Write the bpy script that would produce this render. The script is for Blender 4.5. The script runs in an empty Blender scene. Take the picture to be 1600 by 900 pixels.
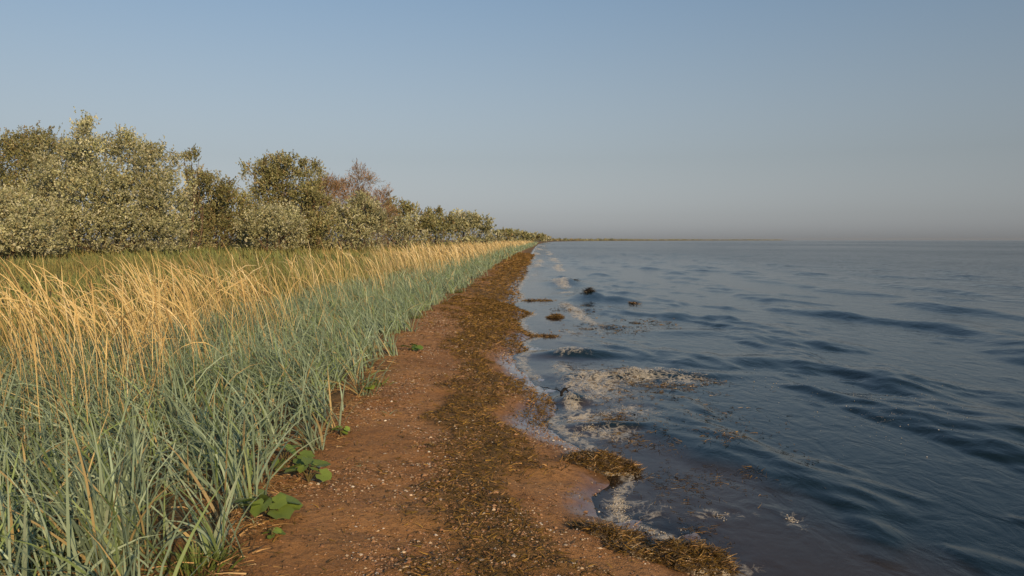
import bpy, math
import numpy as np
R = math.radians
sc = bpy.context.scene
COL = sc.collection
# ------------------------------------------------------------------ camera, sky, sun, exposure
F, CZ, PITCH = 1250.0, 1.5, 3.43            # focal length in photo pixels, eye height, degrees down
cam_d = bpy.data.cameras.new('camera'); cam_d.sensor_width = 36.0; cam_d.lens = 36.0 * F / 1600.0
cam_d.clip_start = 0.05; cam_d.clip_end = 20000
cam = bpy.data.objects.new('camera', cam_d); COL.objects.link(cam)
cam.location = (0, 0, CZ); cam.rotation_euler = (R(90 - PITCH), 0, 0); sc.camera = cam
SUN_EL, SUN_AZ = 19.0, 153.0                # azimuth clockwise from +Y (the view) : behind, to the right
sunv = np.array([math.sin(R(SUN_AZ)) * math.cos(R(SUN_EL)), math.cos(R(SUN_AZ)) * math.cos(R(SUN_EL)), math.sin(R(SUN_EL))])
world = bpy.data.worlds.new('World'); sc.world = world; world.use_nodes = True
wn = world.node_tree.nodes; wl = world.node_tree.links; wn.clear()
sky = wn.new('ShaderNodeTexSky'); sky.sky_type = 'NISHITA'; sky.sun_disc = False
sky.sun_elevation = R(SUN_EL); sky.sun_rotation = R(SUN_AZ)
sky.air_density = 1.0; sky.dust_density = 0.75; sky.ozone_density = 1.0; sky.altitude = 0
bg = wn.new('ShaderNodeBackground'); bg.inputs['Strength'].default_value = 0.10
wo = wn.new('ShaderNodeOutputWorld'); 
tc = wn.new('ShaderNodeTexCoord'); sx = wn.new('ShaderNodeSeparateXYZ'); wl.new(tc.outputs['Generated'], sx.inputs[0])
mr = wn.new('ShaderNodeMapRange'); mr.interpolation_type = 'SMOOTHSTEP'; wl.new(sx.outputs['Z'], mr.inputs[0])
mr.inputs[1].default_value = 0.0; mr.inputs[2].default_value = 0.46; mr.inputs[3].default_value = 0.92; mr.inputs[4].default_value = 0.0
hs = wn.new('ShaderNodeHueSaturation'); hs.inputs['Saturation'].default_value = 0.07; wl.new(sky.outputs[0], hs.inputs['Color'])   # dull summer haze low in the sky
tn = wn.new('ShaderNodeMix'); tn.data_type = 'RGBA'; tn.blend_type = 'MULTIPLY'; tn.inputs[0].default_value = 1.0; tn.inputs[7].default_value = (0.49, 0.485, 0.525, 1); wl.new(hs.outputs[0], tn.inputs[6])
hz = wn.new('ShaderNodeMix'); hz.data_type = 'RGBA'; wl.new(mr.outputs[0], hz.inputs[0]); wl.new(sky.outputs[0], hz.inputs[6]); wl.new(tn.outputs[2], hz.inputs[7])
cy = wn.new('ShaderNodeMix'); cy.data_type = 'RGBA'; cy.blend_type = 'MULTIPLY'; cy.inputs[0].default_value = 1.0; cy.inputs[7].default_value = (1.02, 1.09, 1.12, 1); wl.new(hz.outputs[2], cy.inputs[6])
wl.new(cy.outputs[2], bg.inputs[0]); wl.new(bg.outputs[0], wo.inputs[0])
sun_d = bpy.data.lights.new('sun', 'SUN'); sun_d.energy = 4.6; sun_d.angle = R(0.6); sun_d.color = (1.0, 0.70, 0.38)
sun = bpy.data.objects.new('sun', sun_d); COL.objects.link(sun)
from mathutils import Vector
sun.rotation_euler = Vector(sunv).to_track_quat('Z', 'Y').to_euler(); sun.location = (20, -20, 20)
sc.view_settings.view_transform = 'Standard'; sc.view_settings.look = 'None'
sc.view_settings.exposure = 0.0; sc.view_settings.gamma = 1.0
sc.render.engine = 'CYCLES'
sc.cycles.transparent_max_bounces = 12; sc.cycles.max_bounces = 6
sc.cycles.caustics_reflective = False; sc.cycles.caustics_refractive = False

# ------------------------------------------------------------------ helpers
rng = np.random.default_rng(7)
def P(px, py, z=0.0):
    """ground point of the place seen at a photo pixel, for ground height z"""
    a = math.atan((py - 450.0) / F) + R(PITCH)
    y = (CZ - z) / math.tan(a)
    return (px - 800.0) / F * y / math.cos(R(PITCH)), y
def sstep(a, b, x):
    t = np.clip((x - a) / (b - a), 0, 1); return t * t * (3 - 2 * t)
def _hash(ix, iy, seed):
    h = (ix.astype(np.int64) * 374761393 + iy.astype(np.int64) * 668265263 + seed * 974634777) & 0x7fffffff
    h = ((h ^ (h >> 13)) * 1274126177) & 0x7fffffff
    return ((h ^ (h >> 16)) & 0xffff) / 65535.0
def vnoise(x, y, seed=0):
    x = np.asarray(x, float); y = np.asarray(y, float)
    ix = np.floor(x); iy = np.floor(y); fx = x - ix; fy = y - iy
    fx = fx * fx * (3 - 2 * fx); fy = fy * fy * (3 - 2 * fy)
    a = _hash(ix, iy, seed); b = _hash(ix + 1, iy, seed); c = _hash(ix, iy + 1, seed); d = _hash(ix + 1, iy + 1, seed)
    return (a * (1 - fx) + b * fx) * (1 - fy) + (c * (1 - fx) + d * fx) * fy
def fbm(x, y, seed=0, oct=4, lac=2.1, gain=0.5):
    s = 0; a = 1; t = 0
    for k in range(oct):
        s = s + a * vnoise(x, y, seed + k * 17); t += a; a *= gain; x = x * lac + 3.1; y = y * lac + 7.7
    return s / t
def mesh_np(name, V, faces, mat, attrs=None, smooth=False):
    """faces: list of integer arrays (n,k)"""
    me = bpy.data.meshes.new(name)
    V = np.ascontiguousarray(V, np.float32)
    me.vertices.add(len(V)); me.vertices.foreach_set('co', V.ravel())
    if not isinstance(faces, (list, tuple)): faces = [faces]
    faces = [f for f in faces if len(f)]
    loops = np.concatenate([f.ravel() for f in faces]).astype(np.int32)
    sizes = np.concatenate([np.full(len(f), f.shape[1], np.int32) for f in faces])
    starts = np.concatenate([[0], np.cumsum(sizes)[:-1]]).astype(np.int32)
    me.loops.add(len(loops)); me.loops.foreach_set('vertex_index', loops)
    me.polygons.add(len(sizes)); me.polygons.foreach_set('loop_start', starts)
    me.polygons.foreach_set('use_smooth', np.full(len(sizes), smooth, bool))
    for k, v in (attrs or {}).items():
        v = np.ascontiguousarray(v, np.float32)
        if v.ndim == 2:
            if v.shape[1] == 3: v = np.hstack([v, np.ones((len(v), 1), np.float32)])
            at = me.attributes.new(k, 'FLOAT_COLOR', 'POINT'); at.data.foreach_set('color', np.ascontiguousarray(v).ravel())
        else:
            at = me.attributes.new(k, 'FLOAT', 'POINT'); at.data.foreach_set('value', v)
    me.update(calc_edges=True); me.validate()
    if mat: me.materials.append(mat)
    return me
def add(name, me, parent=None, loc=(0, 0, 0), label=None, cat=None, group=None, kind=None):
    o = bpy.data.objects.new(name, me); COL.objects.link(o); o.location = loc
    if parent: o.parent = parent
    if label: o['label'] = label
    if cat: o['category'] = cat
    if group: o['group'] = group
    if kind: o['kind'] = kind
    return o
def grid_faces(nr, nc):
    i = np.arange(nr - 1)[:, None] * nc + np.arange(nc - 1)[None, :]
    i = i.ravel()
    return np.stack([i, i + 1, i + nc + 1, i + nc], 1)
class Bag:
    """collects vertices, colours and faces of several pieces that make one mesh"""
    def __init__(s): s.V = []; s.C = []; s.F = []; s.n = 0
    def put(s, V, C, Fs):
        V = V.reshape(-1, 3); s.V.append(V); s.C.append(np.broadcast_to(C, (len(V), 3)) if C.ndim == 1 else C.reshape(-1, 3))
        for f in (Fs if isinstance(Fs, list) else [Fs]): s.F.append(f + s.n)
        s.n += len(V)
    def mesh(s, name, mat, smooth=False):
        by = {}
        for f in s.F: by.setdefault(f.shape[1], []).append(f)
        return mesh_np(name, np.concatenate(s.V), [np.concatenate(v) for v in by.values()], mat, {'tint': np.concatenate(s.C)}, smooth)
def blades(base, L, W, az, lean, curl, S, tw=None, prof='blade', ex=1.4):
    """ribbons: verts (N,S+1,2,3)"""
    N = len(base); t = np.linspace(0, 1, S + 1)
    th = lean[:, None] + curl[:, None] * t[None, :] ** ex
    dh = np.sin(th); dv = np.cos(th); st = (L / S)[:, None]
    hx = np.concatenate([np.zeros((N, 1)), np.cumsum((dh[:, :-1] + dh[:, 1:]) / 2 * st, 1)], 1)
    hz = np.concatenate([np.zeros((N, 1)), np.cumsum((dv[:, :-1] + dv[:, 1:]) / 2 * st, 1)], 1)
    ca, sa = np.cos(az)[:, None], np.sin(az)[:, None]
    C = np.stack([base[:, 0:1] + hx * ca, base[:, 1:2] + hx * sa, base[:, 2:3] + hz], 2)
    if prof == 'blade': w = np.minimum(0.62 + 1.3 * t, 1.0) * (1 - t ** 2.2) + 0.03
    elif prof == 'stalk': w = np.where(t < 0.72, 0.45, np.where(t < 0.97, 1.0, 0.3))
    else: w = 1 - 0.9 * t
    if tw is None: tw = rng.normal(0, 0.5, N)
    perp = np.stack([-np.sin(az), np.cos(az), np.zeros(N)], 1)[:, None, :]
    nor = np.stack([-np.cos(th) * ca, -np.cos(th) * sa, np.sin(th)], 2)
    side = perp * np.cos(tw)[:, None, None] + nor * np.sin(tw)[:, None, None]
    hw = (W[:, None] * w[None, :] / 2)[:, :, None]
    V = np.stack([C - side * hw, C + side * hw], 2)
    b = np.arange(N)[:, None] * (S + 1) * 2 + np.arange(S)[None, :] * 2
    b = b.ravel(); Fq = np.stack([b, b + 1, b + 3, b + 2], 1)
    return V, Fq
def rows_col(col, S):                         # per-blade colour (N,3) to (N,S+1,2,3)
    return np.repeat(np.repeat(col[:, None, None, :], S + 1, 1), 2, 2)
def tube(pts, rad, k=6):
    pts = np.asarray(pts, float); n = len(pts); rad = np.asarray(rad, float)
    tan = np.gradient(pts, axis=0); tan /= np.linalg.norm(tan, axis=1, keepdims=True) + 1e-9
    up = np.where(np.abs(tan[:, 2:3]) > 0.9, np.array([[1.0, 0, 0]]), np.array([[0, 0, 1.0]]))
    a = np.cross(tan, up); a /= np.linalg.norm(a, axis=1, keepdims=True) + 1e-9; b = np.cross(tan, a)
    ang = np.arange(k) / k * 2 * np.pi
    V = pts[:, None, :] + rad[:, None, None] * (a[:, None, :] * np.cos(ang)[None, :, None] + b[:, None, :] * np.sin(ang)[None, :, None])
    i = np.arange(n - 1)[:, None] * k + np.arange(k)[None, :]; j = np.arange(n - 1)[:, None] * k + (np.arange(k)[None, :] + 1) % k
    Fq = np.stack([i, j, j + k, i + k], 2).reshape(-1, 4)
    return V.reshape(-1, 3), Fq
def mixc(a, b, t):
    a = np.asarray(a, float); b = np.asarray(b, float); return a[None, :] * (1 - t[:, None]) + b[None, :] * t[:, None]
def pick(cols, p, n, jit=0.18):
    cols = np.array(cols, float); c = cols[rng.choice(len(cols), n, p=np.array(p) / sum(p))]
    return np.clip(c * (1 + rng.normal(0, jit, (n, 1))), 0.005, 0.9)

# ------------------------------------------------------------------ materials
def new_mat(name):
    m = bpy.data.materials.new(name); m.use_nodes = True; nt = m.node_tree; nt.nodes.clear()
    return m, nt.nodes, nt.links
def leaf_mat(name, trans=0.3, rough=0.5, spec=0.25):
    m, n, l = new_mat(name)
    at = n.new('ShaderNodeAttribute'); at.attribute_name = 'tint'
    p = n.new('ShaderNodeBsdfPrincipled'); p.inputs['Roughness'].default_value = rough; p.inputs['Specular IOR Level'].default_value = spec
    t = n.new('ShaderNodeBsdfTranslucent'); mx = n.new('ShaderNodeMixShader'); mx.inputs[0].default_value = trans
    o = n.new('ShaderNodeOutputMaterial')
    l.new(at.outputs['Color'], p.inputs['Base Color']); l.new(at.outputs['Color'], t.inputs['Color'])
    l.new(p.outputs[0], mx.inputs[1]); l.new(t.outputs[0], mx.inputs[2]); l.new(mx.outputs[0], o.inputs[0])
    return m
def tint_mat(name, rough=0.8, spec=0.3, bump=0.0, scale=60):
    m, n, l = new_mat(name)
    at = n.new('ShaderNodeAttribute'); at.attribute_name = 'tint'
    p = n.new('ShaderNodeBsdfPrincipled'); p.inputs['Roughness'].default_value = rough; p.inputs['Specular IOR Level'].default_value = spec
    o = n.new('ShaderNodeOutputMaterial'); l.new(at.outputs['Color'], p.inputs['Base Color']); l.new(p.outputs[0], o.inputs[0])
    if bump:
        no = n.new('ShaderNodeTexNoise'); no.inputs['Scale'].default_value = scale; b = n.new('ShaderNodeBump')
        g = n.new('ShaderNodeNewGeometry'); l.new(g.outputs['Position'], no.inputs['Vector'])
        b.inputs['Strength'].default_value = bump; b.inputs['Distance'].default_value = 0.01
        l.new(no.outputs['Fac'], b.inputs['Height']); l.new(b.outputs[0], p.inputs['Normal'])
    return m
M_grass = leaf_mat('lyme_grass_blade', 0.3, 0.45, 0.35)
M_dry = leaf_mat('dry_grass', 0.22, 0.6, 0.2)
M_leaf = leaf_mat('tree_leaf', 0.25, 0.5, 0.35)
M_bark = tint_mat('bark', 0.9, 0.2, 0.6, 20)
M_weed = tint_mat('seaweed', 0.38, 0.5, 0.4, 90)
M_litter = tint_mat('dry_wrack', 0.75, 0.2, 0.3, 90)
M_pebble = tint_mat('pebble', 0.6, 0.35)
M_foamb = leaf_mat('foam_bubble', 0.25, 0.4, 0.4)

# ------------------------------------------------------------------ the lie of the shore
WL = [(1230, 960), (1150, 895), (1075, 862), (990, 832), (925, 812), (945, 790), (972, 768), (1000, 752), (1000, 735), (930, 710), (890, 695), (850, 672), (835, 652),
      (878, 636), (874, 620), (840, 605), (812, 590), (792, 575), (786, 560), (826, 548), (802, 536), (852, 527), (812, 515), (800, 502),
      (838, 491), (792, 478), (812, 465), (800, 450), (815, 435), (822, 420), (828, 405), (832, 395), (836, 388), (842, 382), (850, 379)]
w = np.array([P(*p) for p in WL]); w = w[np.argsort(w[:, 1])]
far = np.array([[40, 760], [110, 1200], [320, 1800], [640, 2500], [1150, 3400], [1500, 4200], [1500, 9000]])
WLY = np.concatenate([[-60, 0, 2.4], w[:, 1], far[:, 1]]); WLX = np.concatenate([[1.6, 1.5, 1.3], w[:, 0], far[:, 0]])
SMY = np.array([-60, 0, 3, 5, 7, 9, 12, 16, 22, 36, 60, 100, 180, 300, 470, 760, 1200, 1800, 2500, 3400, 4200, 9000.])
SMX = np.array([1.5, 1.3, 0.85, 0.55, 0.42, 0.3, 0.25, 0.2, 0.3, 0.75, 1.6, 3.0, 5.8, 10.5, 19, 40, 110, 320, 640, 1150, 1500, 1500.])
def xsm(y): return np.interp(y, SMY, SMX)
_ly = np.linspace(math.log(2.0), math.log(9000), 6000); _dev = np.interp(np.exp(_ly), WLY, WLX) - xsm(np.exp(_ly))
_k = np.exp(-(np.arange(-30, 31) / 11.0) ** 2); _dev = np.convolve(np.pad(_dev, 30, 'edge'), _k / _k.sum(), 'valid')
def xs(y):
    y = np.asarray(y, float); ly = np.log(np.maximum(y, 2.0))
    return xsm(y) + 0.65 * np.interp(ly, _ly, _dev) + (fbm(y * 1.3, y * 0 + 5.0, 14, 4) - .5) * .16 * np.exp(-np.maximum(y, 0) / 40)
GE = [(350, 900), (372, 860), (395, 800), (470, 705), (505, 680), (565, 618), (612, 552), (640, 512), (700, 466), (742, 440), (772, 415), (800, 398), (820, 389), (832, 383)]
g = np.array([P(a, b, 0.22) for a, b in GE]); g = g[np.argsort(g[:, 1])]
GY = np.concatenate([[-60, 2.2], g[:, 1], [470, 760, 1200, 1800, 2500, 3400, 4200, 9000]])
GX = np.concatenate([[-1.2, -1.1], g[:, 0], [15, 33, 98, 300, 615, 1120, 1465, 1465]])
def xg(y): return np.interp(y, GY, GX)
def H0(x, y):
    d = x - xs(y); s = xg(y) - x; wdt = np.maximum(xs(y) - xg(y), 0.4)
    t = np.clip(-d / wdt, 0, 1)
    sea = -np.clip(0.012 * np.clip(d, 0, .5) + 0.05 * np.clip(d - 0.3, 0, 1.5) + 0.09 * np.clip(d - 1.8, 0, None) , 0, 3.0)
    beach = 0.20 * (1 - (1 - t) ** 1.6)
    inland = 0.55 * sstep(-1, 15, s) * (s > -1) + 0.0
    return np.where(d > 0, sea, beach) + np.where(d > 0, 0, inland * np.clip(t, 0, 1))
def weedmask(x, y):
    """how much wrack (washed up seaweed) lies on the sand"""
    wdt = np.maximum(xs(y) - xg(y), 0.4); t = (xs(y) - x) / wdt
    wob = (fbm(x * 0.0 + 3, y * 0.9, 5) - 0.5) * 0.30
    c = np.interp(y, [2, 3.2, 5, 8, 12, 20, 40], [0.50, 0.50, 0.46, 0.36, 0.32, 0.34, 0.4])
    band = np.exp(-((t - c - wob) / 0.24) ** 2)
    edge = np.exp(-((t - 0.05) / 0.09) ** 2) * sstep(0.42, 0.55, fbm(x * 1.5, y * 1.0, 9))
    n = fbm(x * 3.2 + y * 0.8, y * 2.2, 21, 5)
    farm = sstep(7, 18, y) * 0.35 * (t > 0) * (t < 1)
    return np.clip(sstep(0.42, 0.72, band * 0.56 + edge * 0.6 + farm + n * 0.75 - 0.20), 0, 1)
def H(x, y):
    x = np.asarray(x, float); y = np.asarray(y, float)
    d = x - xs(y); near = np.exp(-np.clip(y - 6, 0, None) / 30)
    b = sstep(0.02, -0.35, d); e = sstep(-0.45, -0.1, d) * sstep(0.9, 0.3, d)
    return H0(x, y) + e * near * ((fbm(x * 3.1, y * 2.2, 23, 4) - 0.52) * 0.05) + b * near * ((fbm(x * 2.3, y * 2.3, 2) - 0.5) * 0.07 + (fbm(x * 9, y * 9, 3, 4) - 0.5) * 0.034 + weedmask(x, y) * 0.022)

def make_beach():
    rows = np.concatenate([np.linspace(-30, 1.6, 24), 1.65 * 1.0095 ** np.arange(0, 400)])
    rows = rows[rows < 32]; rows = np.concatenate([rows, rows[-1] * 1.018 ** np.arange(1, 330)]); rows = rows[rows < 9500]
    fine = np.linspace(-2.9, 0.7, 170); 
    left = -2.9 - 0.03 * np.cumsum(1.1 ** np.arange(1, 100)); left = left[left > -3000][::-1]
    right = 0.7 + 0.05 * np.cumsum(1.12 ** np.arange(1, 60)); right = right[right < 60]
    cols = np.concatenate([left, fine, right])
    Y = np.repeat(rows[:, None], len(cols), 1); X = xsm(Y) + cols[None, :] * np.maximum(1, 1 + (Y - 200) / 300 * 1.0)
    Z = H(X, Y)
    x, y, z = X.ravel(), Y.ravel(), Z.ravel()
    d = x - xs(y); s = xg(y) - x
    wet = sstep(-0.50, -0.08, d + (fbm(x * 1.3, y * 1.3, 31) - 0.5) * 0.35)
    at = {'weed': weedmask(x, y), 'wet': wet, 'turf': sstep(-0.15, 0.5, s + (fbm(x * 2, y * 2, 8) - .5) * .5)}
    m, n, l = new_mat('sand')
    geo = n.new('ShaderNodeNewGeometry')
    def noise(sc_, det=5, rough=0.6):
        q = n.new('ShaderNodeTexNoise'); q.inputs['Scale'].default_value = sc_; q.inputs['Detail'].default_value = det; q.inputs['Roughness'].default_value = rough
        l.new(geo.outputs['Position'], q.inputs['Vector']); return q
    def attr(k):
        q = n.new('ShaderNodeAttribute'); q.attribute_name = k; return q.outputs['Fac']
    def mix(a, b, f):
        q = n.new('ShaderNodeMix'); q.data_type = 'RGBA'
        for s_, v in ((6, a), (7, b)):
            if isinstance(v, tuple): q.inputs[s_].default_value = (*v, 1)
            else: l.new(v, q.inputs[s_])
        if isinstance(f, float): q.inputs[0].default_value = f
        else: l.new(f, q.inputs[0])
        return q.outputs[2]
    def ramp(src, a, b):
        q = n.new('ShaderNodeMapRange'); q.inputs[1].default_value = a; q.inputs[2].default_value = b; l.new(src, q.inputs[0]); return q.outputs[0]
    def mul(a, b):
        q = n.new('ShaderNodeMath'); q.operation = 'MULTIPLY'
        for i_, v in enumerate((a, b)):
            if isinstance(v, float): q.inputs[i_].default_value = v
            else: l.new(v, q.inputs[i_])
        return q.outputs[0]
    n1 = noise(1.7, 4); n2 = noise(26, 5, 0.7); n3 = noise(140, 3, 0.7); n4 = noise(60, 2)
    c = mix((0.29, 0.138, 0.046), (0.43, 0.225, 0.085), ramp(n1.outputs['Fac'], 0.35, 0.65))
    c = mix(c, (0.12, 0.058, 0.02), mul(ramp(n2.outputs['Fac'], 0.50, 0.68), 0.8))  # dark clods, plus shade of small pits put into the colour
    c = mix(c, (0.50, 0.33, 0.20), mul(ramp(n3.outputs['Fac'], 0.58, 0.75), 0.6))
    wcol = mix((0.07, 0.048, 0.012), (0.17, 0.105, 0.03), ramp(n3.outputs['Fac'], 0.38, 0.62))
    c = mix(c, wcol, mul(attr('weed'), ramp(n4.outputs['Fac'], 0.30, 0.52)))
    tcol = mix((0.085, 0.062, 0.026), (0.15, 0.105, 0.042), ramp(n2.outputs['Fac'], 0.4, 0.6))
    c = mix(c, tcol, attr('turf'))
    c = mix(c, (0.085, 0.05, 0.03), mul(attr('wet'), 0.62))
    p = n.new('ShaderNodeBsdfPrincipled'); l.new(c, p.inputs['Base Color'])
    rr = n.new('ShaderNodeMapRange'); l.new(attr('wet'), rr.inputs[0]); rr.inputs[3].default_value = 0.9; rr.inputs[4].default_value = 0.28; l.new(rr.outputs[0], p.inputs['Roughness'])
    p.inputs['Specular IOR Level'].default_value = 0.4
    l.new(ramp(attr('wet'), 0.45, 0.95), p.inputs['Coat Weight']); p.inputs['Coat Roughness'].default_value = 0.12; p.inputs['Coat IOR'].default_value = 1.333
    bp = n.new('ShaderNodeBump'); bp.inputs['Distance'].default_value = 0.035
    bs = n.new('ShaderNodeMapRange'); l.new(attr('wet'), bs.inputs[0]); bs.inputs[3].default_value = 0.8; bs.inputs[4].default_value = 0.12; l.new(bs.outputs[0], bp.inputs['Strength'])
    ad = n.new('ShaderNodeMath'); ad.operation = 'ADD'; l.new(n2.outputs['Fac'], ad.inputs[0]); l.new(mul(n3.outputs['Fac'], 0.5), ad.inputs[1])
    l.new(ad.outputs[0], bp.inputs['Height']); l.new(bp.outputs[0], p.inputs['Normal'])
    o = n.new('ShaderNodeOutputMaterial'); l.new(p.outputs[0], o.inputs[0])
    me = mesh_np('beach', np.stack([x, y, z], 1), grid_faces(len(rows), len(cols)), m, at, True)
    add('beach', me, kind='structure')
make_beach()

# ------------------------------------------------------------------ the sea
WR = np.random.default_rng(41)
NW = 64
lam = 0.20 * (3.6 / 0.20) ** (np.arange(NW) / (NW - 1)) * WR.uniform(0.93, 1.07, NW)
wdir = np.pi + 0.25 + WR.normal(0, 0.45, NW); wk = 2 * np.pi / lam; wph = WR.uniform(0, 2 * np.pi, NW)
wamp = 0.0037 * lam ** 0.66
def ell(x, y, px, py, rx, ry):
    cx, cy = P(px, py); ax = rx * cy / F; ay = ry * cy * cy / (F * CZ)
    return ((x - cx) / ax) ** 2 + ((y - cy) / ay) ** 2
FOAM = [(890, 553, 44, 9, .66), (878, 580, 24, 18, .64), (892, 605, 20, 14, .62), (893, 636, 18, 16, .72), (930, 600, 70, 34, .70), (990, 590, 90, 20, .62), (1060, 595, 90, 14, .56),
        (920, 655, 60, 18, .72), (950, 680, 70, 18, .62), (985, 645, 70, 18, .55), (905, 680, 30, 10, .5), (945, 541, 40, 6, .45), (890, 520, 40, 8, .5), (860, 505, 22, 7, .45), (1000, 530, 50, 5, .3),
        (872, 444, 16, 4, .8), (850, 470, 20, 4, .35), (834, 430, 10, 4, .55), (836, 419, 16, 2.5, .75), (842, 410, 12, 2, .75), (832, 403, 7, 3, .8), (838, 396, 6, 2.5, .9), (842, 389, 6, 2, .9), (846, 384, 6, 1.5, .7),
        (960, 790, 26, 16, .55), (945, 815, 20, 10, .6), (1010, 800, 90, 40, .46), (1120, 805, 90, 14, .48), (1250, 815, 30, 26, .5), (1080, 835, 60, 16, .36), (1190, 890, 40, 16, .45), (1005, 745, 18, 16, .5),
        (1390, 655, 80, 22, .30), (1180, 640, 120, 26, .18), (920, 705, 60, 10, .4)]
def foam_at(x, y):
    f = np.zeros_like(x)
    e = x - xs(y); d = x - xsm(y)
    f = 0.60 * np.exp(-((e - .06) / (.08 + .006 * np.minimum(y, 80))) ** 2) * sstep(.32, .55, fbm(x * .8, y * .55, 83, 3))
    f = np.maximum(f, .74 * np.exp(-((d - .75 - .02 * np.minimum(y, 40) + .5 * (fbm(x * 0, y * .35, 85, 2) - .5)) / (.16 + .006 * np.minimum(y, 60))) ** 2) * sstep(.42, .58, fbm(x * .15, y * .30, 86, 3)) * sstep(9, 16, y) * (y < 400))
    for px, py, rx, ry, s in FOAM: f = np.maximum(f, s * np.exp(-ell(x, y, px, py, rx, ry) * 0.8))
    return f
RIDGE = [(905, 556, 70, 5.5, .10), (884, 590, 16, 20, .05), (897, 628, 24, 7, .085), (1010, 588, 120, 6.5, .085), (960, 668, 70, 6, .045), (925, 468, 30, 5, .20), (965, 471, 30, 3.5, .12), (884, 444, 28, 4, .22), (840, 418, 14, 3, .2), (842, 408, 10, 2, .2),
         (1195, 566, 60, 9, .06), (1080, 520, 70, 5, .035)]
def sea_z(x, y, sp=None):
    d = x - xsm(y)
    env = 0.12 + 0.88 * sstep(0.1, 1.5, d)
    env = env * sstep(-0.1, 0.6, x - xs(y))
    z = np.zeros_like(x)
    for k in range(NW):
        ph = wk[k] * (np.cos(wdir[k]) * x + np.sin(wdir[k]) * y) + wph[k]
        a = wamp[k]
        if sp is not None: a = a * sstep(2.2, 5.0, lam[k] / sp)
        s_ = np.sin(ph); z += a * (s_ + 0.35 * s_ * s_ - 0.17)
    gust = 0.65 + 0.7 * fbm(x * 0.22, y * 0.12, 77, 3)
    z *= env * gust
    sw = 2 * np.pi * (d + (fbm(x * 0 + 1.7, y * 0.16, 12, 3) - .5) * 3.0) / 3.1
    c = (0.5 + 0.5 * np.cos(sw)) ** 2
    z += (c - 0.35) * 0.075 * sstep(0.6, 2.4, d) * (1 - sstep(7, 26, d)) * (0.25 + 1.2 * sstep(.3, .7, fbm(x * 0.5, y * 0.25, 15, 2)))
    for px, py, rx, ry, h in RIDGE: z = np.maximum(z, z * 0.4 + h * np.exp(-ell(x, y, px, py, rx, ry) * 1.1))
    f = foam_at(x, y)
    z += f * sstep(.3, .9, f) * (fbm(x * 9, y * 5, 51, 4) - 0.42) * 0.16 * sstep(0.0, .3, x - xs(y)) + np.where(f > 0.1, f * (fbm(x * 22, y * 13, 52, 3) - .5) * 0.035, 0) * sstep(0.0, .2, x - xs(y))
    return z + 0.006
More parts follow.
